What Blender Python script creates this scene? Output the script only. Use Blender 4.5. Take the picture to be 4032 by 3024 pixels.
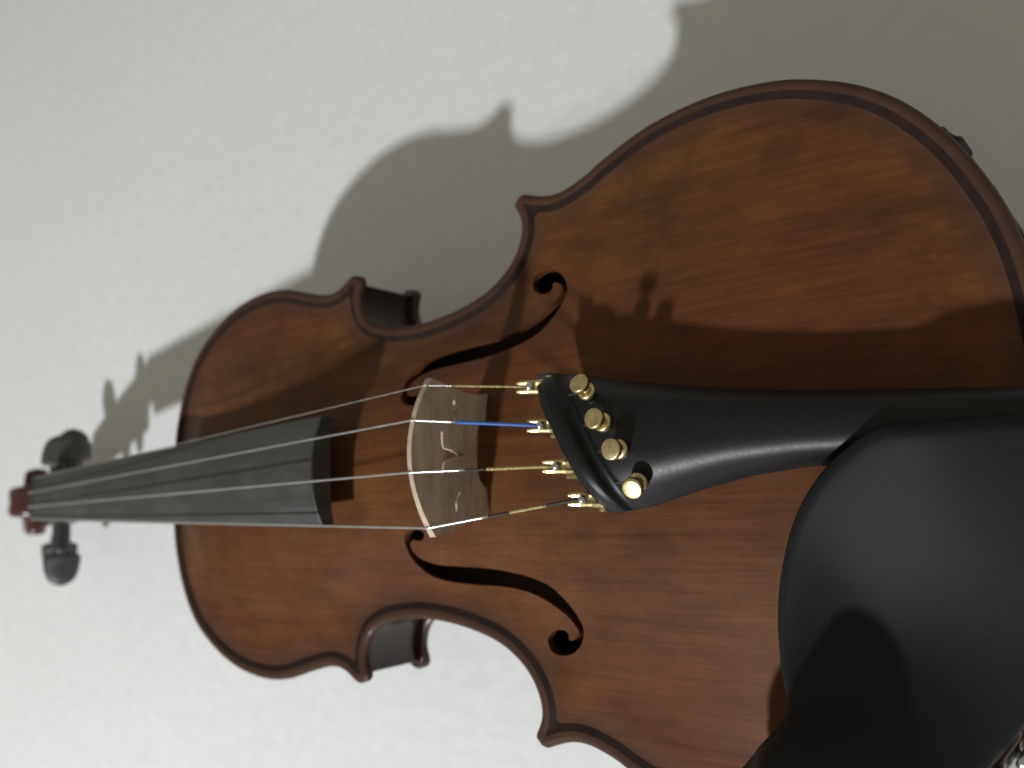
import bpy, math, random
import numpy as np
from mathutils import Matrix, Vector, geometry

# ---------------------------------------------------------------- frame
# Everything on the violin is laid out in millimetres in the violin's own frame:
# x from the neck end of the body towards the tail, y towards the treble side, z up from the back.
# The scroll and a shoulder rest carry it, so it lies tilted on the table (table = world z 0).
S = 0.001
TILT_A, TILT_C = -0.070, -35.4            # table surface in the violin frame: z = C + A x
th = math.atan(TILT_A)
ROOT = Matrix.Rotation(th, 4, 'Y') @ Matrix.Translation((0, 0, -TILT_C * S))

scene = bpy.context.scene
for o in list(bpy.data.objects):
    bpy.data.objects.remove(o, do_unlink=True)
COL = scene.collection

# ---------------------------------------------------------------- camera
cam_rows = [[0.79882, 0.11218, 0.59101], [-0.0388, 0.99002, -0.13548], [-0.60031, 0.08529, 0.7952]]
cam_pos = (388.43, -15.43, 294.89)
cd = bpy.data.cameras.new('camera')
cd.sensor_fit = 'HORIZONTAL'; cd.sensor_width = 36.0
cd.lens = 3521.7 / 4032 * 36.0
cd.clip_start = 0.005; cd.clip_end = 20
cd.dof.use_dof = True
cd.dof.focus_distance = 0.235
cd.dof.aperture_fstop = 11.0
cam = bpy.data.objects.new('camera', cd); COL.objects.link(cam)
cm = Matrix(cam_rows).to_4x4(); cm.translation = Vector(cam_pos) * S
cam.matrix_world = ROOT @ cm
scene.camera = cam

# ---------------------------------------------------------------- light: one bulb in a dim room
world = bpy.data.worlds.new('World'); scene.world = world; world.use_nodes = True
bg = world.node_tree.nodes['Background']
bg.inputs['Color'].default_value = (1.0, 0.945, 0.78, 1); bg.inputs['Strength'].default_value = 0.255
ld = bpy.data.lights.new('bulb', 'POINT'); ld.energy = 97.0; ld.shadow_soft_size = 0.040
ld.color = (0.95, 0.985, 1.0)
lamp = bpy.data.objects.new('bulb', ld); COL.objects.link(lamp)
lamp.location = ROOT @ (Vector((-10.0, -1146.0, 1140.0)) * S)

vs = scene.view_settings
vs.view_transform = 'Standard'; vs.look = 'None'; vs.exposure = 0.0; vs.gamma = 1.0
scene.render.resolution_x = 1024; scene.render.resolution_y = 768
scene.render.engine = 'CYCLES'

# ---------------------------------------------------------------- materials
def mat(name):
    m = bpy.data.materials.new(name); m.use_nodes = True
    nt = m.node_tree; b = nt.nodes['Principled BSDF']
    return m, nt, b
def node(nt, kind, **kw):
    n = nt.nodes.new(kind)
    for k, v in kw.items():
        if k in n.inputs: n.inputs[k].default_value = v
        else: setattr(n, k, v)
    return n
def coords(nt, scale, src='Object'):
    t = node(nt, 'ShaderNodeTexCoord'); mp = node(nt, 'ShaderNodeMapping')
    mp.inputs['Scale'].default_value = scale
    nt.links.new(t.outputs[src], mp.inputs['Vector']); return mp.outputs['Vector']
def ramp(nt, fac, stops):
    r = node(nt, 'ShaderNodeValToRGB'); e = r.color_ramp.elements
    while len(e) < len(stops): e.new(0.5)
    for el, (p, c) in zip(e, stops): el.position = p; el.color = (*c, 1) if len(c) == 3 else c
    nt.links.new(fac, r.inputs['Fac']); return r.outputs['Color']
def mix(nt, fac, a, b, mode='MIX'):
    n = node(nt, 'ShaderNodeMix', data_type='RGBA', blend_type=mode)
    for i, v in ((0, fac), (6, a), (7, b)):
        if hasattr(v, 'links') or isinstance(v, bpy.types.NodeSocket): nt.links.new(v, n.inputs[i])
        else: n.inputs[i].default_value = v if i == 0 else (*v, 1)
    return n.outputs[2]
def noise(nt, vec, scale=1.0, detail=4.0, rough=0.55):
    n = node(nt, 'ShaderNodeTexNoise', Scale=scale, Detail=detail, Roughness=rough)
    nt.links.new(vec, n.inputs['Vector']); return n.outputs['Fac']
def bump(nt, b, h, strength, dist):
    n = node(nt, 'ShaderNodeBump', Strength=strength, Distance=dist)
    nt.links.new(h, n.inputs['Height']); nt.links.new(n.outputs['Normal'], b.inputs['Normal'])

def wood(name, dark, mid, light, grain=(14, 700, 500), rough=0.38, coat=0.25, spec=0.3, edge=False, red=None):
    m, nt, b = mat(name)
    g = noise(nt, coords(nt, grain), 1.0, 4, 0.6)
    blot = noise(nt, coords(nt, (22, 34, 28)), 1.0, 8, 0.66)
    streak = noise(nt, coords(nt, (10, 150, 90)), 1.0, 4, 0.6)
    c = ramp(nt, blot, [(0.30, dark), (0.5, mid), (0.70, light)])
    if red:
        hue = noise(nt, coords(nt, (11, 17, 15)), 1.0, 5, 0.6)
        c = mix(nt, ramp(nt, hue, [(0.40, (0, 0, 0)), (0.62, (0.75, 0.75, 0.75))]), c, red)
    pat = noise(nt, coords(nt, (55, 80, 60)), 1.0, 6, 0.65)
    c = mix(nt, 1.0, c, ramp(nt, pat, [(0.32, (0.80, 0.79, 0.80)), (0.52, (1, 1, 1)), (0.72, (1.10, 1.09, 1.08))]), 'MULTIPLY')
    s = ramp(nt, streak, [(0.3, (0.86, 0.84, 0.83)), (0.5, (1, 1, 1)), (0.75, (1.08, 1.08, 1.05))])
    c = mix(nt, 1.0, c, s, 'MULTIPLY')
    gr = ramp(nt, g, [(0.35, (0.80, 0.77, 0.75)), (0.6, (1.05, 1.05, 1.05))])
    c = mix(nt, 0.85, c, gr, 'MULTIPLY')
    if edge:
        a = node(nt, 'ShaderNodeAttribute', attribute_name='edge_distance')
        # old varnish left dark in the channel beside the purfling
        w = node(nt, 'ShaderNodeMath', operation='MULTIPLY_ADD'); nt.links.new(blot, w.inputs[0])
        w.inputs[1].default_value = 9.0; nt.links.new(a.outputs['Fac'], w.inputs[2])
        k = node(nt, 'ShaderNodeMapRange'); nt.links.new(w.outputs[0], k.inputs['Value'])
        k.inputs['From Min'].default_value = 7.0; k.inputs['From Max'].default_value = 18.0
        k.inputs['To Min'].default_value = 0.75; k.inputs['To Max'].default_value = 0.0
        c = mix(nt, k.outputs['Result'], c, (0.046, 0.0265, 0.0215))
    nt.links.new(c, b.inputs['Base Color'])
    rr = node(nt, 'ShaderNodeMapRange'); nt.links.new(blot, rr.inputs['Value'])
    rr.inputs['To Min'].default_value = rough - 0.08; rr.inputs['To Max'].default_value = rough + 0.14
    nt.links.new(rr.outputs['Result'], b.inputs['Roughness'])
    b.inputs['Coat Weight'].default_value = coat; b.inputs['Coat Roughness'].default_value = 0.2
    b.inputs['Specular IOR Level'].default_value = spec
    bump(nt, b, g, 0.15, 0.0004)
    return m
SPRUCE = wood('varnished_spruce', (0.072, 0.029, 0.0125), (0.123, 0.0515, 0.0175), (0.174, 0.081, 0.023), rough=0.48, coat=0.09, spec=0.12, edge=True, red=(0.104, 0.0345, 0.0145))
MAPLE = wood('varnished_maple', (0.030, 0.014, 0.011), (0.045, 0.020, 0.014), (0.062, 0.027, 0.017), grain=(300, 40, 30), rough=0.25, coat=0.5)
SCROLLW = wood('dark_red_varnish', (0.045, 0.014, 0.012), (0.075, 0.024, 0.018), (0.11, 0.036, 0.026), rough=0.3, coat=0.5)
BRIDGEW = wood('pale_maple', (0.52, 0.43, 0.335), (0.56, 0.46, 0.36), (0.59, 0.485, 0.38), grain=(200, 60, 400), rough=0.5, coat=0.0)
INNER = wood('bare_spruce', (0.25, 0.17, 0.10), (0.32, 0.22, 0.13), (0.36, 0.26, 0.16), rough=0.7, coat=0.0)

def plain(name, col, rough, metal=0.0, spec=0.5, nz=0.06, nscale=300.0, bmp=0.0, coat=0.0):
    m, nt, b = mat(name)
    n = noise(nt, coords(nt, (1, 1, 1)), nscale, 4, 0.6)
    c = ramp(nt, n, [(0.3, tuple(v * (1 - 3 * nz) for v in col)), (0.7, tuple(v * (1 + 3 * nz) for v in col))])
    nt.links.new(c, b.inputs['Base Color'])
    r = node(nt, 'ShaderNodeMapRange'); nt.links.new(n, r.inputs['Value'])
    r.inputs['To Min'].default_value = max(0.02, rough - 0.1); r.inputs['To Max'].default_value = rough + 0.1
    nt.links.new(r.outputs['Result'], b.inputs['Roughness'])
    b.inputs['Metallic'].default_value = metal; b.inputs['Specular IOR Level'].default_value = spec
    b.inputs['Coat Weight'].default_value = coat; b.inputs['Coat Roughness'].default_value = 0.3
    if bmp: bump(nt, b, n, bmp, 0.0003)
    return m
BLACK = plain('black_plastic', (0.0042, 0.0047, 0.0056), 0.43, spec=0.40, nz=0.04, nscale=900, bmp=0.08)
CHIN = plain('matte_black_resin', (0.0108, 0.0115, 0.0128), 0.55, spec=0.20, nz=0.05, nscale=1500, bmp=0.05)
PURF = plain('dark_purfling', (0.022, 0.0125, 0.0105), 0.6, spec=0.12, nz=0.08, nscale=200)
RUBBER = plain('black_rubber', (0.012, 0.013, 0.012), 0.7, nz=0.05)
FOAM = plain('dark_foam', (0.02, 0.02, 0.022), 0.9, nz=0.1)
GOLD = plain('gold_plating', (0.74, 0.60, 0.31), 0.33, metal=1.0, nz=0.09, nscale=420)
SILVER = plain('nickel', (0.68, 0.68, 0.68), 0.25, metal=1.0, nz=0.03)
STEEL = plain('string_steel', (0.80, 0.80, 0.80), 0.32, metal=1.0, nz=0.03)
DARKWIND = plain('dark_silk', (0.03, 0.024, 0.02), 0.7)
GOLDSILK = plain('gold_silk', (0.36, 0.29, 0.10), 0.5, nz=0.25, nscale=1500)
BLUESILK = plain('blue_silk', (0.035, 0.14, 0.50), 0.55, nz=0.1, nscale=2500)

def ebony():
    m, nt, b = mat('worn_ebony')
    st = noise(nt, coords(nt, (9, 260, 60)), 1.0, 5, 0.65)
    dust = noise(nt, coords(nt, (22, 60, 40)), 1.0, 5, 0.7)
    c = ramp(nt, st, [(0.3, (0.036, 0.036, 0.035)), (0.55, (0.044, 0.044, 0.043)), (0.75, (0.055, 0.055, 0.054))])
    c = mix(nt, 0.6, c, ramp(nt, dust, [(0.45, (0.8, 0.8, 0.8)), (0.75, (2.2, 2.2, 2.2))]), 'MULTIPLY')
    nt.links.new(c, b.inputs['Base Color']); b.inputs['Roughness'].default_value = 0.5
    b.inputs['Specular IOR Level'].default_value = 0.6
    bump(nt, b, st, 0.15, 0.0003)
    return m
EBONY = ebony()

def table_mat():
    m, nt, b = mat('white_painted_surface')
    v = coords(nt, (1, 1, 1))
    big = noise(nt, v, 5.0, 3, 0.5); mid = noise(nt, v, 110.0, 4, 0.6); fine = noise(nt, v, 420.0, 5, 0.65)
    mp = node(nt, 'ShaderNodeMapping'); nt.links.new(v, mp.inputs['Vector']); mp.inputs['Rotation'].default_value = (0, 0, math.radians(-32)); mp.inputs['Scale'].default_value = (28, 150, 1)
    brush = noise(nt, mp.outputs['Vector'], 1.0, 5, 0.6)
    c = ramp(nt, big, [(0.3, (0.752, 0.757, 0.757)), (0.7, (0.788, 0.793, 0.793))])
    c = mix(nt, 0.5, c, ramp(nt, mid, [(0.3, (0.90, 0.90, 0.905)), (0.7, (1.04, 1.04, 1.035))]), 'MULTIPLY')
    nt.links.new(c, b.inputs['Base Color']); b.inputs['Roughness'].default_value = 0.75
    b.inputs['Specular IOR Level'].default_value = 0.25
    add = node(nt, 'ShaderNodeMath', operation='MULTIPLY_ADD'); nt.links.new(fine, add.inputs[0])
    add.inputs[1].default_value = 0.6; nt.links.new(mid, add.inputs[2])
    add2 = node(nt, 'ShaderNodeMath', operation='MULTIPLY_ADD'); nt.links.new(brush, add2.inputs[0])
    add2.inputs[1].default_value = 1.3; nt.links.new(add.outputs[0], add2.inputs[2])
    bump(nt, b, add2.outputs[0], 0.165, 0.0013)
    return m
TABLE = table_mat()

# ---------------------------------------------------------------- mesh helpers (mm)
def obj(name, V, F, m, parent=None, smooth=True, attr=None, label=None):
    me = bpy.data.meshes.new(name)
    V = np.asarray(V, float)
    me.from_pydata((V * S).tolist(), [], [tuple(int(i) for i in f) for f in F])
    me.materials.append(m)
    if smooth: me.polygons.foreach_set('use_smooth', [True] * len(me.polygons))
    if attr is not None:
        a = me.attributes.new('edge_distance', 'FLOAT', 'POINT'); a.data.foreach_set('value', np.asarray(attr, float))
    me.validate(); me.update()
    o = bpy.data.objects.new(name, me); COL.objects.link(o)
    if parent: o.parent = parent
    if label: o['label'] = label
    return o
def merge(*parts):
    V, F = [], []
    for v, f in parts:
        n = len(V); V += [tuple(p) for p in v]; F += [tuple(i + n for i in q) for q in f]
    return V, F
def loft(rings, closed=True, caps=True):
    n = len(rings[0]); V = [tuple(p) for r in rings for p in r]; F = []
    for i in range(len(rings) - 1):
        for j in range(n if closed else n - 1):
            k = (j + 1) % n
            F.append((i * n + j, i * n + k, (i + 1) * n + k, (i + 1) * n + j))
    if caps and closed:
        F.append(tuple(range(n))[::-1]); F.append(tuple((len(rings) - 1) * n + j for j in range(n)))
    return V, F
def frame_of(d):
    d = np.asarray(d, float); d = d / np.linalg.norm(d)
    a = np.array([0, 0, 1.0]) if abs(d[2]) < 0.9 else np.array([1.0, 0, 0])
    u = np.cross(a, d); u /= np.linalg.norm(u); return u, np.cross(d, u), d
def tube(path, r, n=10):
    P = np.asarray(path, float); R = np.broadcast_to(r, (len(P),)); rings = []
    for i in range(len(P)):
        d = P[min(i + 1, len(P) - 1)] - P[max(i - 1, 0)]
        u, v, _ = frame_of(d)
        rings.append([P[i] + R[i] * (math.cos(a) * u + math.sin(a) * v) for a in np.linspace(0, 2 * math.pi, n, endpoint=False)])
    return loft(rings)
def lathe(base, axis, prof, n=24):
    base = np.asarray(base, float); u, v, d = frame_of(axis)
    return loft([[base + h * d + r * (math.cos(a) * u + math.sin(a) * v) for a in np.linspace(0, 2 * math.pi, n, endpoint=False)] for r, h in prof])
def box(x0, x1, y0, y1, z0, z1, bev=0.0):
    b = min(bev, (x1 - x0) / 3, (y1 - y0) / 3, (z1 - z0) / 3)
    if b <= 0:
        r = lambda z: [(x0, y0, z), (x1, y0, z), (x1, y1, z), (x0, y1, z)]
        return loft([r(z0), r(z1)])
    def r(z, i):
        a, c, e, g = x0 + i, x1 - i, y0 + i, y1 - i
        return [(a + b, e, z), (c - b, e, z), (c, e + b, z), (c, g - b, z), (c - b, g, z), (a + b, g, z), (a, g - b, z), (a, e + b, z)]
    return loft([r(z0, b), r(z0 + b, 0), r(z1 - b, 0), r(z1, b)])
def ball(c, r, n=14):
    return lathe((c[0], c[1], c[2] - r), (0, 0, 1), [(max(0.02, math.sin(t)) * r, r - r * math.cos(t)) for t in np.linspace(0.02, math.pi - 0.02, n)], n)
def cdt(pts, loops, keep):
    P = np.asarray(pts, float); E = []
    for lo in loops: E += [(lo[i], lo[(i + 1) % len(lo)]) for i in range(len(lo))]
    r = geometry.delaunay_2d_cdt([Vector((float(a), float(b))) for a, b in P], E, [], 0, 1e-5)
    v = np.array([tuple(q) for q in r[0]]); f = np.array([q for q in r[2]])
    c = v[f].mean(1); k = keep(c)
    return v, f[k]

# ---------------------------------------------------------------- body outline and arching
HALF_U=[(0,0),(0.1,12),(1.0,21),(2.8,30.5),(8,45.5),(17.5,60.5),(30.5,71),(45,78.3),(59,82),(72,83),(84,81.7),(97,78),(107,75.4),(113,75.0),(118.5,76.5),(122.6,79.0),(124.6,80.0),(126.2,80.1)]
HALF_C=[(129.6,79.0),(130.6,77.6),(130.3,75.2),(129.2,71),(130.7,64.5),(134.5,59.9),(142,56.6),(151,55),(161,54.5),(172.5,55.5),(184.5,57.9),(195,61.5),(203,66.7),(208,72.3),(210.8,78.5),(211.3,83.5),(210.2,87.0),(208.9,89.4),(208.7,90.8)]
HALF_L=[(210.6,92.9),(212.2,93.3),(214.0,92.8),(218.5,91.2),(223.7,90.2),(229.5,90.7),(238,93.6),(245.3,97.3),(263,104),(283.6,107),(302,105.8),(315,102.3),(328,96.2),(339.4,87.3),(350,74),(357.5,59.5),(361,50),(363.8,38),(365.7,20),(366.3,0)]
def catmull(P,step):
    P=np.array(P,float); Q=np.vstack([2*P[0]-P[1],P,2*P[-1]-P[-2]]); out=[]
    for i in range(1,len(Q)-2):
        a,b,c,d=Q[i-1:i+3]; n=max(2,int(np.linalg.norm(c-b)/step))
        t=np.arange(n)[:,None]/n
        out.append(.5*((2*b)+(c-a)*t+(2*a-5*b+4*c-d)*t**2+(3*b-a-3*c+d)*t**3))
    out.append(P[-1:]); return np.vstack(out)
def outline(step=1.6):
    h=np.vstack([catmull(HALF_U,step),catmull(HALF_C,step),catmull(HALF_L,step)])
    m=h[1:-1][::-1]*[1,-1]
    return np.vstack([h,m])
OUT=outline()
def seg_dist(P,poly):
    P=np.asarray(P,float); A=poly; B=np.roll(poly,-1,0); AB=B-A; L=(AB**2).sum(1)+1e-12
    d=np.full(len(P),1e9)
    for k in range(0,len(P),2000):
        q=P[k:k+2000,None,:]-A[None]; t=np.clip((q*AB[None]).sum(2)/L,0,1)
        d[k:k+2000]=np.sqrt(((q-t[...,None]*AB[None])**2).sum(2)).min(1)
    return d
def inside(P,poly):
    P=np.asarray(P,float); x,y=P[:,0][:,None],P[:,1][:,None]; A=poly; B=np.roll(poly,-1,0)
    c=((A[:,1]>y)!=(B[:,1]>y))&(x<(B[:,0]-A[:,0])*(y-A[:,1])/(B[:,1]-A[:,1]+1e-12)+A[:,0])
    return c.sum(1)%2==1
def sstep(a,b,x):
    t=np.clip((x-a)/(b-a),0,1); return t*t*(3-2*t)
WS=([0,40,70,125,165,205,285,330,366],[66,82,85,72,62,78,108,104,88])
def arch(X,Y,d):
    ws=np.interp(X,*WS); H=15*np.clip(1-np.abs((X-182)/190)**3.2,0,1)
    return H*.5*(1+np.cos(np.pi*np.clip(np.abs(Y)/ws,0,1)))*sstep(3,31,d)
def top_z(X,Y,d=None):
    X=np.asarray(X,float);Y=np.asarray(Y,float)
    if d is None: d=seg_dist(np.stack([X,Y],1),OUT)
    return 48-.9*np.exp(-(d/.7)**2)-1.0*np.exp(-((d-6.5)/3.)**2)+arch(X,Y,d)

# ================================================================ setting: the white surface
tv, tf = [], []
N = 24
for i in range(N + 1):
    for j in range(N + 1):
        tv.append((-1500 + 3000 * i / N, -1500 + 3000 * j / N, 0))
for i in range(N):
    for j in range(N):
        a = i * (N + 1) + j; tf.append((a, a + N + 1, a + N + 2, a + 1))
table = obj('table', tv, tf, TABLE, smooth=False)
table['kind'] = 'structure'

# ================================================================ violin
violin = bpy.data.objects.new('violin', None); COL.objects.link(violin)
violin.empty_display_size = 0.05
violin.matrix_world = ROOT
violin['label'] = 'reddish brown violin with black chin rest and gold fine tuners, lying on the white surface'
violin['category'] = 'violin'

def normals(poly):
    t = np.roll(poly, -1, 0) - np.roll(poly, 1, 0); t /= np.linalg.norm(t, axis=1)[:, None] + 1e-9
    n = np.stack([-t[:, 1], t[:, 0]], 1)
    # outward: test area sign
    A = 0.5 * np.sum(poly[:, 0] * np.roll(poly[:, 1], -1) - np.roll(poly[:, 0], -1) * poly[:, 1])
    return -n if A > 0 else n
NRM = normals(OUT)

F_HALF = np.array([(169.6, 22.3), (171.6, 23.2), (171.4, 24.8), (169.5, 26.1), (167.0, 26.4), (165.3, 25.9), (163.3, 27.0), (162.6, 29.4), (163.5, 31.5), (166.1, 33.4), (173.2, 35.0), (183.5, 35.4), (195.6, 35.7), (206.3, 36.7), (215.4, 38.4), (222.3, 40.9), (227.1, 44.8), (230.2, 48.6), (232.2, 52.4), (232.5, 54.9), (231.2, 58.3), (228.2, 61.4), (224.1, 63.3), (220.5, 63.7), (217.5, 62.7), (216.1, 60.5), (216.6, 58.2), (218.9, 56.1), (222.1, 55.1), (224.7, 55.3), (225.9, 56.5), (225.7, 58.3), (227.6, 58.0), (229.9, 56.4), (230.5, 54.9), (229.5, 53.2), (227.3, 50.7), (223.8, 48.2), (217.9, 45.1), (210.6, 43.0), (200.2, 42.0), (187.0, 41.8), (174.9, 41.0), (167.3, 39.3), (162.8, 36.3), (160.5, 32.7), (160.4, 28.7), (160.9, 25.7), (162.7, 23.3), (165.7, 22.2)])
def closed_catmull(P, step):
    P = np.asarray(P, float); n = len(P); out = []
    for i in range(n):
        a, b, c, d = P[i - 1], P[i], P[(i + 1) % n], P[(i + 2) % n]
        m = max(2, int(np.linalg.norm(c - b) / step)); t = np.arange(m)[:, None] / m
        out.append(.5 * ((2 * b) + (c - a) * t + (2 * a - 5 * b + 4 * c - d) * t ** 2 + (3 * b - a - 3 * c + d) * t ** 3))
    return np.vstack(out)
FT = closed_catmull(F_HALF, 0.7)
FB = FT * [1, -1]

def plate_points(rings, grid, holes):
    pts = [OUT]; ds = [np.zeros(len(OUT))]
    for r in rings:
        q = OUT - NRM * r
        d = seg_dist(q, OUT); k = (d > r - 0.06) & inside(q, OUT)
        pts.append(q[k]); ds.append(np.full(k.sum(), float(r)))
    g = []
    y = -110.0; odd = 0
    while y < 110:
        x = 2.0 + odd * grid / 2
        while x < 366: g.append((x, y)); x += grid
        y += grid * 0.866; odd ^= 1
    g = np.array(g); d = seg_dist(g, OUT); k = inside(g, OUT) & (d > rings[-1] + grid * 0.5)
    pts.append(g[k]); ds.append(d[k])
    P = np.vstack(pts); D = np.concatenate(ds); loops = [list(range(len(OUT)))]
    for h in holes:
        dh = seg_dist(P, h); k = (dh > 0.55) & ~inside(P, h); k[:len(OUT)] = True
        P = P[k]; D = D[k]
    for h in holes:
        loops.append(list(range(len(P), len(P) + len(h)))); P = np.vstack([P, h]); D = np.concatenate([D, seg_dist(h, OUT)])
    return P, D, loops

P, D, loops = plate_points([0.5, 1.2, 2.2, 3.2, 4.4, 5.6, 7.0, 9.5, 12.5, 16.0], 3.0, [FT, FB])
v2, tri = cdt(P, loops, lambda c: inside(c, OUT) & ~inside(c, FT) & ~inside(c, FB))
dist = seg_dist(v2, OUT)
zt = top_z(v2[:, 0], v2[:, 1], dist)
V3 = np.column_stack([v2, zt])
# make all triangles face up
a, b, c = V3[tri[:, 0]], V3[tri[:, 1]], V3[tri[:, 2]]
flip = np.cross(b - a, c - a)[:, 2] < 0
tri[flip] = tri[flip][:, ::-1]
dm = dist[tri]
inl = (dm.min(1) > 3.1) & (dm.max(1) < 5.7)
# plate: arched table, rounded edge, and the inner wall of each f-hole
def used(V, F, A):
    idx = np.unique(F); mp = -np.ones(len(V), int); mp[idx] = np.arange(len(idx)); return V[idx], mp[F], A[idx]
pv, pf, pa = used(V3, tri[~inl], dist)
edge_rings = []
for off, z in ((0.0, 47.1), (0.45, 46.2), (0.35, 45.0), (-0.3, 44.2), (-4.2, 44.15)):
    q = OUT + NRM * off; edge_rings.append([(x, y, z) for x, y in q])
ev, ef = loft(edge_rings, True, False)
area = 0.5 * np.sum(OUT[:, 0] * np.roll(OUT[:, 1], -1) - np.roll(OUT[:, 0], -1) * OUT[:, 1])
if area > 0: ef = [f[::-1] for f in ef]
holes = []
for h in (FT, FB):
    z = top_z(h[:, 0], h[:, 1])
    holes.append(loft([[(x, y, q) for (x, y), q in zip(h, z)], [(x, y, q - 3.2) for (x, y), q in zip(h, z)]], True, False))
V, F = merge((pv, pf.tolist()), (ev, ef), *holes)
att = np.concatenate([pa, np.zeros(len(ev)), *[np.full(len(h[0]), 30.0) for h in holes]])
top_plate = obj('top_plate', V, F, SPRUCE, violin, True, att)
qv, qf, qa = used(V3 + [0, 0, 0.02], tri[inl], dist)
obj('purfling', qv, qf, PURF, top_plate)

# ribs and the underside lining that closes the box
RIB = OUT - NRM * 3.2
obj('ribs', *loft([[(x, y, z) for x, y in RIB] for z in (44.4, 30, 14.4)], True, False), MAPLE, violin)
# back plate
P, D, loops = plate_points([0.8, 2.4, 5.0, 8.0, 13.0], 7.0, [])
v2, tri = cdt(P, loops, lambda c: inside(c, OUT))
dist = seg_dist(v2, OUT)
zb = 11 + 0.8 * np.exp(-(dist / .8) ** 2) + 0.6 * np.exp(-((dist - 6.5) / 3.) ** 2) - arch(v2[:, 0], v2[:, 1], dist) * 11 / 15
zi = np.full(len(v2), 14.6)
er = []
for off, z in ((-4.5, 15.1), (-0.4, 15.0), (0.3, 14.2), (0.45, 13.0), (0.0, 11.8)):
    q = OUT + NRM * off; er.append([(x, y, z) for x, y in q])
V, F = merge((np.column_stack([v2, zb]), tri.tolist()), loft(er, True, False), (np.column_stack([v2, zi]), tri.tolist()))
back = obj('back_plate', V, F, MAPLE, violin)
back.data.materials.append(INNER)
mi = [0] * len(back.data.polygons); mi[-len(tri):] = [1] * len(tri); back.data.polygons.foreach_set('material_index', mi)

# ---------------------------------------------------------------- neck, fingerboard, nut
FBX0, FBX1 = -131.0, 139.0
def fb_half(x): return 12.6 + (20.2 - 12.6) * (x - FBX0) / (FBX1 - FBX0)
def fb_top(x): return 51.2 + (81.6 - 51.2) * (x - FBX0) / (FBX1 - FBX0)
FBC = -0.2
def fb_ring(x, inset=0.0):
    w = fb_half(x) - inset; zc = fb_top(x) - inset; r = 42.0; out = []
    for t in np.linspace(-1, 1, 17):
        y = w * t; out.append((x, FBC + y, zc - (r - math.sqrt(r * r - y * y))))
    zs = out[0][2] - 5.2
    out += [(x, FBC + w, zs), (x, FBC + w * 0.5, zs + (1.5 if x > 5 else 0)), (x, FBC - w * 0.5, zs + (1.5 if x > 5 else 0)), (x, FBC - w, zs)]
    return out
xs = list(np.linspace(FBX0, FBX1 - 0.6, 28))
fingerboard = obj('fingerboard', *loft([fb_ring(x) for x in xs] + [fb_ring(FBX1, 0.5)]), EBONY, violin, False)
fingerboard.data.polygons.foreach_set('use_smooth', [abs(p.normal.x) < 0.7 and p.normal.z > 0.5 for p in fingerboard.data.polygons])
def neck_ring(x, w, ztop, depth):
    return [(x, FBC + w * math.cos(a), ztop - depth * max(0, math.sin(a)) ** 0.9) for a in np.linspace(0, math.pi, 15)]
nr = []
for x, dep, dw in ((-131, 15, 0.6), (-110, 14.5, 1.0), (-60, 15.5, 1.2), (-25, 17.5, 1.0), (-14, 22, 0.8), (-7, 31, 0.8), (-2, 39, 1.2), (3.2, 41, 1.6)):
    zt_ = fb_top(x) - (42 - math.sqrt(42 ** 2 - fb_half(x) ** 2)) - 5.3
    nr.append(neck_ring(x, fb_half(x) - dw, zt_, dep))
obj('neck', *loft(nr), MAPLE, violin)
nutv, nutf = loft([fb_ring(-131.1), fb_ring(-133.5), [(x, y * 1.0, z + (0.8 if k < 17 else 0)) for k, (x, y, z) in enumerate(fb_ring(-134.0))], fb_ring(-136.5)])
obj('nut', nutv, nutf, EBONY, violin, False)

# ---------------------------------------------------------------- pegbox and scroll
def pb(x):           # top line, half width, depth of the pegbox
    s = (-136.5 - x) / 64.0
    return 45.5 - 29 * s - 4 * s * s, 13.0 - 4.6 * s, 21 - 5 * s
rings = []
for x in np.linspace(-136.4, -198, 12):
    zt_, w, dep = pb(x); wi = w - 3.4
    rings.append([(x, w, zt_), (x, w, zt_ - dep * 0.8), (x, w * 0.6, zt_ - dep), (x, -w * 0.6, zt_ - dep), (x, -w, zt_ - dep * 0.8), (x, -w, zt_),
                  (x, -wi, zt_), (x, -wi, zt_ - dep * 0.6), (x, wi, zt_ - dep * 0.6), (x, wi, zt_)])
pegbox = obj('pegbox', *loft(rings), SCROLLW, violin, False)
SC = np.array([-227.5, 3.2])
rings = []
for k in range(73):
    t = k / 72; ph = math.radians(-62 - 560 * t)
    r = 22.2 * (1 - 0.64 * t ** 0.9); w = 8.5 + 4.0 * t + 8.5 * sstep(0.35, 1.0, np.array(t)); rad = 8.0 - 3.5 * t
    c, s = math.cos(ph), math.sin(ph); ring = []
    for (dr, dy) in ((0, 0.55), (-0.12, 0.88), (-0.45, 1.0), (-1, 0.92), (-1, -0.92), (-0.45, -1.0), (-0.12, -0.88), (0, -0.55), (-0.1, 0)):
        rr = r + rad * dr; ring.append((SC[0] + rr * c, w * dy, SC[1] + rr * s))
    rings.append(ring)
scr = loft(rings)
eye = lathe((SC[0], -22.0, SC[1]), (0, 1, 0), [(3.0, 0), (5.4, 0.9), (5.8, 4), (6.8, 12), (6.8, 32), (5.8, 40), (5.4, 43.1), (3.0, 44.0)], 18)
throat = box(-213, -195, -8.2, 8.2, -3, 11, 2.0)
obj('scroll', *merge(scr, eye, throat), SCROLLW, violin)

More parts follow.
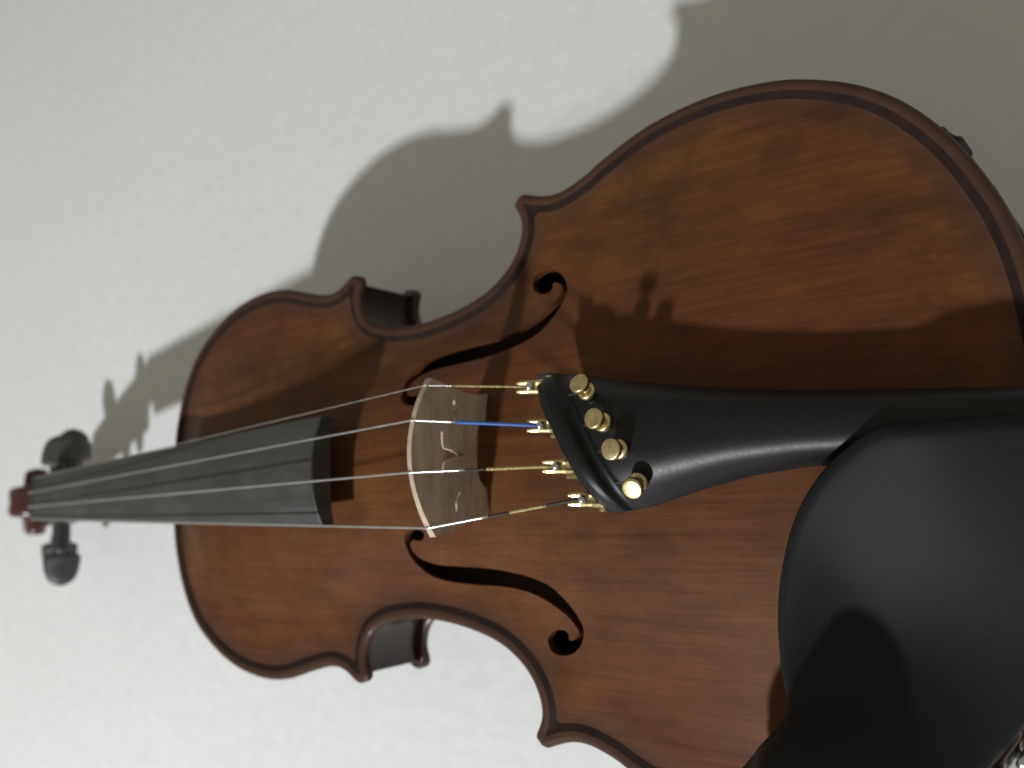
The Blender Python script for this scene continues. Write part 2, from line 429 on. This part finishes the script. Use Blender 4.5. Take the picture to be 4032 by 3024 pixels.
def peg(x, z, side, head_y, ang):
    sh = lathe((x, -side * 15, z), (0, side, 0), [(3.4, 0), (3.6, 2), (4.7, 12.5 + head_y), (5.3, 13.6 + head_y), (5.5, 14.8 + head_y), (5.0, 16.2 + head_y), (4.4, 17 + head_y)], 18)
    rings = []
    c, s = math.cos(ang), math.sin(ang)
    for h, hw, ht in ((-0.5, 4.6, 3.8), (0.3, 8.6, 4.8), (1.6, 10.3, 5.0), (4, 10.4, 4.4), (8, 9.9, 3.8), (12, 9.0, 3.6), (15.5, 7.4, 3.5), (17.8, 4.8, 2.8), (19.0, 2.0, 1.4), (19.3, 0.4, 0.4)):
        ring = []
        for a in np.linspace(0, 2 * math.pi, 20, endpoint=False):
            u, w = hw * math.cos(a), ht * math.sin(a)
            ring.append((x + u * c - w * s, side * (2.0 + head_y + h), z + u * s + w * c))
        rings.append(ring)
    return merge(sh, loft(rings))
for x, z, side, hy, ang in ((-146.0, 21.5, 1, 20.0, -1.25), (-180.0, 13.0, 1, 19.0, -0.95), (-160.0, 19.5, -1, 31.0, -1.1), (-184.0, 9.0, -1, 25.0, -1.0)):
    obj('peg', *peg(x, z, side, hy, ang), EBONY, violin)

# ---------------------------------------------------------------- bridge
BX = 203.6                                    # tail face of the bridge
def bez(*pts, n=7): return catmull(pts, 2.0)
top_arc = [(y, 98.2 - 10.0 * abs((y - 0.8) / 24.5) ** 2.0) for y in np.linspace(25.2, -23.8, 25)]
right = [(25.0, 87.0), (24.2, 83.0), (23.2, 79.0), (22.4, 75.0), (21.8, 71.0), (21.6, 67.0), (22.0, 63.5), (22.3, 61.5), (22.3, 60.0)]
def plate_at(y): return float(top_z([BX - 2], [y])[0]) - 0.05
right[-1] = (22.3, plate_at(22.3))
left = [(-23.6, 87.0), (-22.8, 83.0), (-21.8, 79.0), (-20.9, 75.0), (-20.0, 71.0), (-19.3, 67.0), (-19.0, 63.5), (-18.8, 61.8), (-18.8, plate_at(-18.8))]
arch_under = [(-9.0, plate_at(-9.0)), (-8.8, 63.5), (-6.5, 65.8), (-2, 67.2), (2.5, 67.5), (7, 67.2), (11.2, 65.6), (12.8, 63.4), (13.0, plate_at(13.0))]
poly = np.array(top_arc + left + arch_under + right[::-1])
def blob(pts): return closed_catmull(pts, 0.8)
heart = blob([(1.7, 73.0), (3.0, 77.0), (3.6, 80.2), (6.0, 81.2), (8.8, 81.4), (9.2, 83.4), (6.8, 85.0), (3.6, 84.0), (1.7, 82.0), (-0.2, 84.0), (-3.4, 85.0), (-5.8, 83.4), (-5.4, 81.4), (-2.6, 81.2), (-0.2, 80.2), (0.4, 77.0)])
kid_t = blob([(19.6, 77.0), (17.6, 78.6), (14.6, 78.2), (13.2, 76.2), (14.2, 75.0), (16.2, 76.0), (17.6, 74.4), (19.4, 74.6)])
kid_b = blob([(-17.6, 77.0), (-15.8, 78.6), (-12.2, 77.8), (-9.6, 75.2), (-10.6, 73.6), (-13.0, 75.0), (-15.4, 74.4), (-17.4, 74.8)])
pts = poly; lp = [list(range(len(poly)))]
for h in (heart, kid_t, kid_b):
    lp.append(list(range(len(pts), len(pts) + len(h)))); pts = np.vstack([pts, h])
bv, bf = cdt(pts, lp, lambda c: inside(c, poly) & ~inside(c, heart) & ~inside(c, kid_t) & ~inside(c, kid_b))
def thick(z): return 4.4 - 2.7 * np.clip((z - 61) / 36, 0, 1)
A_ = np.column_stack([np.full(len(bv), BX), bv]); B_ = np.column_stack([BX - thick(bv[:, 1]), bv])
parts = [(A_, bf.tolist()), (B_, bf.tolist())]
for lo in (poly, heart, kid_t, kid_b):
    parts.append(loft([[(BX, y, z) for y, z in lo], [(BX - thick(z), y, z) for y, z in lo]], True, False))
bridge = obj('bridge', *merge(*parts), BRIDGEW, violin, False)

# ---------------------------------------------------------------- tailpiece (slanted front)
TS = np.concatenate([np.linspace(0, .12, 26), np.linspace(.13, 1, 40)])
def tp_mid(s): return 2.9 * (1 - s)
def tp_half(s): return np.interp(s, [0, .015, .05, .12, .25, .40, .55, .70, .85, 1], [20.4, 21.0, 21.1, 19.7, 15.8, 12.2, 9.9, 8.8, 7.8, 6.5])
def tp_crown(s): return np.interp(s, [0, .008, .02, .045, .065, .078, .092, .11, .2, .5, 1], [78.0, 81.6, 83.8, 84.6, 84.0, 81.4, 81.0, 82.2, 82.6, 77.5, 68.5])
def tp_side(s): return np.interp(s, [0, .008, .02, .045, .065, .078, .092, .11, .2, .5, 1], [72.5, 74.0, 75.0, 75.6, 75.2, 73.4, 73.0, 73.6, 72.8, 69.6, 63.5])
def tp_bot(s): return np.interp(s, [0, .02, .2, .5, 1], [71.0, 69.5, 69.5, 66.5, 60.0])
def tp_pt(s, t):
    y = tp_mid(s) + tp_half(s) * t
    front = 244.6 - 0.52 * (y - 2.0) * (1 - sstep(0.15, 0.6, np.array(s)))
    x = front + s * (365.0 - 244.6)
    zc, zs = tp_crown(s), tp_side(s)
    u = abs(t)
    z = zs + (zc - zs) * (1 - u ** 3.4)
    return (x, y, float(z))
NT = 22
top = [[tp_pt(s, math.sin(t * math.pi / 2)) for t in np.linspace(-1, 1, NT)] for s in TS]
bot = [[(p[0] + 0.6, p[1] * 0.97, float(tp_bot(s))) for p in row[::-1]] for s, row in zip(TS, top)]
tailpiece = obj('tailpiece', *loft([a + b for a, b in zip(top, bot)]), BLACK, violin)

# ---------------------------------------------------------------- fine tuners
HEADS = [(255.8, 17.5, 84.5), (261.6, 7.2, 87.0), (266.7, -1.4, 87.5), (270.8, -11.75, 84.5)]
LEAN = [(0.03, 0.48, 1), (-0.02, 0.20, 1), (0.02, -0.04, 1), (0.08, -0.46, 1)]
HOOK = [(232.4, 19.6, 80.0), (236.8, 7.6, 81.5), (241.6, -4.5, 81.5), (248.6, -14.2, 79.5)]
for i in range(4):
    h = np.array(HEADS[i]); n = np.array(LEAN[i], float); n /= np.linalg.norm(n)
    base = h - n * 4.1
    k = np.array(HOOK[i])
    # the bent lever that comes out under the tailpiece and ends in a fork
    rear = np.array([k[0] + 13, k[1] - 0.5, k[2] - 4.5])
    dirx = np.array([1.0, (rear[1] - k[1]) / 13, 0]); dirx /= np.linalg.norm(dirx); side = np.array([-dirx[1], dirx[0], 0])
    segs = []
    for sgn in (-1, 1):
        q = k + side * sgn * 1.25
        segs.append(tube([q - dirx * 1.0 + [0, 0, 1.2], q + [0, 0, 0.9], q + dirx * 2.4 + [0, 0, 0.2], q + dirx * 5.2 + [0, 0, -1.2], q + dirx * 8 + [0, 0, -3.0]], [0.55, 0.75, 0.85, 0.9, 0.9], 8))
    pl = []
    for (dx, dz, w) in ((3.6, -0.8, 1.9), (7.0, -2.4, 2.4), (11, -5.5, 2.2), (14, -7.0, 1.6)):
        c = k + dirx * dx + [0, 0, dz]
        pl.append([c - side * w + [0, 0, .6], c + side * w + [0, 0, .6], c + side * w - [0, 0, .6], c - side * w - [0, 0, .6]])
    segs.append(loft(pl))
    # cross pin and the bracket cheek beside it
    c = k + dirx * 7.5 + np.array([0, 0, -3.6])
    segs.append(lathe(c - side * 3.4, side, [(0.9, 0), (1.3, .25), (1.3, 6.5), (0.9, 6.8)], 12))
    ch = k + dirx * 4.0 + np.array([0, 0, -5.2]) + side * (3.0 if i == 3 else -3.6)
    rr = lambda o: [tuple(ch + side * o + dirx * a + np.array([0, 0, b])) for a, b in ((0, 1.2), (1.2, 3.6), (5, 4.0), (8, 2.0), (8, -1.2), (2.4, -1.8))]
    segs.append(loft([rr(0), rr(1.0)]))
    tuner = obj('fine_tuner', *merge(*segs), GOLD, violin, False)
    obj('ball_end', *ball(k + dirx * 3.4 + np.array([0, 0, 0.9]), 1.35), SILVER, tuner)
    # screw: knurled head, thread, collar nut on the tailpiece
    kn = []
    for r, hh in ((1.9, 0.55), (2.6, 0.6), (2.95, 0.9), (2.95, 2.05), (2.7, 2.4), (2.4, 2.5), (0.01, 2.45)):
        u, v, d = frame_of(n); ring = []
        for j in range(48):
            a = 2 * math.pi * j / 48; q = r * (1.0 - (0.03 if (j % 2 and 0.8 < hh < 2.1) else 0))
            ring.append(h - n * 1.2 + d * hh + q * (math.cos(a) * u + math.sin(a) * v))
        kn.append(ring)
    thread = lathe(base - n * 2, n, [(1.05, 0), (1.05, 6.2)], 12)
    obj('screw', *merge(loft(kn), thread), GOLD, tuner)
    obj('collar', *lathe(base - n * 0.6, n, [(2.2, 0), (2.75, 0.2), (2.75, 1.5), (2.3, 1.9), (1.2, 2.0)], 24), GOLD, tuner)
    # dark string slot in front of the screw
    sl = []
    for q in np.linspace(0, 1, 6):
        c = base + np.array([-7.5 + 5.0 * q, 0.1 * q, 0.0])
        sl.append(c)
    # follow the tailpiece surface
    sl2 = []
    for c in sl:
        best = min((tp_pt(s, t) for s in np.linspace(0, .5, 60) for t in np.linspace(-.95, .95, 40)), key=lambda g: (g[0] - c[0]) ** 2 + (g[1] - c[1]) ** 2)
        sl2.append((c[0], c[1], best[2] - 0.15))
    obj('string_slot', *tube(sl2, 0.42, 8), DARKWIND, tailpiece)

# ---------------------------------------------------------------- strings
NOTCH = [(22.8, 90.2), (11.6, 96.3), (-4.2, 97.9), (-21.0, 90.6)]
NUTY = [(10.6, 50.3), (2.6, 52.2), (-5.2, 52.2), (-12.0, 50.6)]
RAD = [0.17, 0.30, 0.34, 0.36]
WIND = [[(0.22, None), (0.30, GOLDSILK, 0.34), (0.88, None)], [(0.36, BLUESILK, 0.50)], [(0.40, DARKWIND, 0.42), (0.55, GOLDSILK, 0.50)], [(0.42, DARKWIND, 0.45), (0.56, GOLDSILK, 0.46), (0.8, DARKWIND, 0.55)]]
BRIDGE_MID = BX - 1.1
for i in range(4):
    y, z = NOTCH[i]; ny, nz = NUTY[i]
    b = np.array([BRIDGE_MID, y, z]); nut_p = np.array([-134.0, ny, nz]); k = np.array(HOOK[i]) + [2.2, 0, 0.8]
    pegx = (-152, -179, -181, -157)[i]
    path = [np.array([pegx, ny * 0.3, 20.0 + (0.35 * (pegx + 157))]), nut_p + [0, 0, 0.15]]
    path += [nut_p + (b - nut_p) * t for t in np.linspace(0.02, 0.995, 30)] + [b + [0, 0, .25]]
    first = WIND[i][0][0]
    path += [b + (k - b) * t for t in np.linspace(0.02, first if WIND[i][0][1] else 0.30, 8)]
    st = obj('string', *tube(path, RAD[i], 8), STEEL, violin)
    ws = [w for w in WIND[i] if w[1]]
    for j, w in enumerate(ws):
        t1 = ws[j + 1][0] if j + 1 < len(ws) else 1.0
        obj('silk_winding', *tube([b + (k - b) * t for t in np.linspace(w[0], t1, 10)], w[2], 8), w[1], st)

# ---------------------------------------------------------------- chin rest
CO = closed_catmull([(342, -1), (332.6, -1.2), (324.5, -6), (317, -12.8), (310.5, -23), (306.5, -36), (305.2, -47), (306.0, -57), (308.6, -64.0), (307.0, -69.0), (301.0, -75.0), (294.5, -81.5), (286.0, -90), (284, -101), (293, -110), (312, -112), (332, -103), (339.5, -87), (346.3, -76), (355.0, -65), (363.0, -50), (370, -30), (372, -12), (368, -3), (360, -.8), (351, -.7)], 2.0)
CTRL = np.array([(342, -1, 80), (332.6, -1.2, 80.5), (317, -12.8, 80), (306.5, -36, 79.5), (305.2, -47, 80), (307, -60, 84), (307, -68, 88), (299, -75, 84), (291, -83, 83), (287, -95, 82), (295, -108, 86), (313, -110, 94), (331, -102, 92), (343, -87, 82), (350, -76, 74), (357.5, -65, 70), (366, -40, 68), (372, -12, 69), (360, -1, 74),
                 (308.5, -73.5, 107), (317, -84, 106), (331, -83, 91), (320, -64, 83), (322, -52, 74), (334, -42, 71.5), (340, -56, 72), (320, -36, 74.5), (344, -22, 74), (353, -42, 69.5)])
def tps(r2): return np.where(r2 > 1e-9, 0.5 * r2 * np.log(r2 + 1e-12), 0.0)
_n = len(CTRL); _c = CTRL[:, :2] / 50.0
_K = tps(((_c[:, None] - _c[None]) ** 2).sum(2)) + 0.012 * np.eye(_n); _Q = np.column_stack([np.ones(_n), _c])
_sol = np.linalg.solve(np.block([[_K, _Q], [_Q.T, np.zeros((3, 3))]]), np.concatenate([CTRL[:, 2], np.zeros(3)]))
def chin_z(P):
    q = np.asarray(P) / 50.0
    return tps(((q[:, None] - _c[None]) ** 2).sum(2)) @ _sol[:_n] + np.column_stack([np.ones(len(q)), q]) @ _sol[_n:]
CN = normals(CO)
rg = [CO]
for r in (0.7, 1.6, 3.0, 5.0):
    q = CO - CN * r; d = seg_dist(q, CO); k = (d > r - .05) & inside(q, CO); rg.append(q[k])
g = np.array([(x, y) for x in np.arange(284, 376, 2.6) for y in np.arange(-114, 24, 2.6)]); g = g[inside(g, CO)]; g = g[seg_dist(g, CO) > 6]; rg.append(g)
P = np.vstack(rg)
cv, cf = cdt(P, [list(range(len(CO)))], lambda c: inside(c, CO))
d = seg_dist(cv, CO); cz = chin_z(cv) - 1.6 * np.exp(-(d / 1.1) ** 2)
top3 = np.column_stack([cv, cz])
und = np.column_stack([cv, np.minimum(cz - 5.5, np.maximum(67.5, cz - 9))])
rim = []
zc = chin_z(CO)
for off, dz in ((0, -1.6), (0.7, -2.8), (0.7, -4.2), (0, -5.6), (-1.5, -6.4)):
    q = CO + CN * off; rim.append([(x, y, z + dz) for (x, y), z in zip(q, zc)])
V, F = merge((top3, cf.tolist()), loft(rim, True, False), (und, cf.tolist()))
foot1 = box(346, 358, -58, -40, 48.5, 63, 3); foot2 = box(350, 360, -26, -10, 49.5, 65, 2)
chin = obj('chin_rest', *merge((V, F), foot1, foot2), CHIN, violin)
# metal clamp: two barrels on threaded rods, hooked under the back
for (x, y) in ((353.6, -74.0), (344.6, -84.4)):
    seg = [lathe((x, y, 8), (0, 0, 1), [(1.3, 0), (1.3, 64)], 10), lathe((x, y, 22), (0, 0, 1), [(1.8, 0), (3.0, .8), (3.0, 27), (1.8, 28)], 20),
           lathe((x, y, 52), (0, 0, 1), [(1.8, 0), (2.6, .5), (2.6, 4.5), (1.8, 5)], 14)]
    obj('clamp_barrel', *merge(*seg), SILVER, chin)
obj('clamp_foot', *loft([[(a, b, z) for a, b in ((357, -73), (346, -87.5), (338, -80), (349, -66))] for z in (7.2, 9.6)]), SILVER, chin, False)

# ================================================================ shoulder rest under the violin
rest = bpy.data.objects.new('shoulder_rest', None); COL.objects.link(rest)
rest.empty_display_size = 0.03
rest.matrix_world = ROOT
rest['label'] = 'black shoulder rest under the violin, its claw gripping the lower rim'
rest['category'] = 'shoulder rest'
def table_z(x): return TILT_C + TILT_A * x
XR = 343.0
bar = []
for t in np.linspace(-1, 1, 25):
    y = 82 * t; x = XR + 3 - 8 * t * t; zc = -43 + 12 * t * t + 3 * t
    bar.append([(x + a, y, zc + b) for a, b in ((-11, -2), (-9, -4), (9, -4), (11, -2), (11, 2), (9, 4), (-9, 4), (-11, 2))])
obj('bar', *loft(bar), RUBBER, rest)
pad = []
for t in np.linspace(-1, 1, 25):
    y = 76 * t; x = XR + 3 - 8 * t * t; zt_ = -47.2 + 12 * t * t + 3 * t; zb_ = table_z(x) + 0.2 + 15 * abs(t) ** 3
    pad.append([(x + a, y, zb_ + (zt_ - zb_) * b) for a, b in ((-13, .3), (-9, 0), (9, 0), (13, .3), (13, .8), (11, 1), (-11, 1), (-13, .8))])
obj('foam_pad', *loft(pad), FOAM, rest)
def claw(sy):
    e = np.array([344.0, sy * 82.5]); n = np.array([0.70, sy * 0.71]); tg = np.array([-n[1], n[0]])
    segs = [tube([(341, sy * 70, -28), (342, sy * 74, -8), (342, sy * 76, 4)], 2.6, 10)]
    for s_ in (-1, 1):
        q = e + tg * s_ * 2.8
        a = lambda o, z: (q[0] + n[0] * o, q[1] + n[1] * o, z)
        segs.append(tube([(342, sy * 76, 6.5), a(-3, 7.0), a(1.0, 8.2), a(2.0, 11), a(2.1, 18), a(2.0, 24), a(1.2, 27)], [1.8, 1.8, 1.8, 1.6, 1.5, 1.5, 1.0], 10))
    segs.append(tube([tuple(e + tg * -2.8 + n * 2.1) + (20,), tuple(e + tg * 2.8 + n * 2.1) + (20,)], 1.4, 10))
    return merge(*segs)
for sy in (1, -1): obj('claw', *claw(sy), RUBBER, rest)
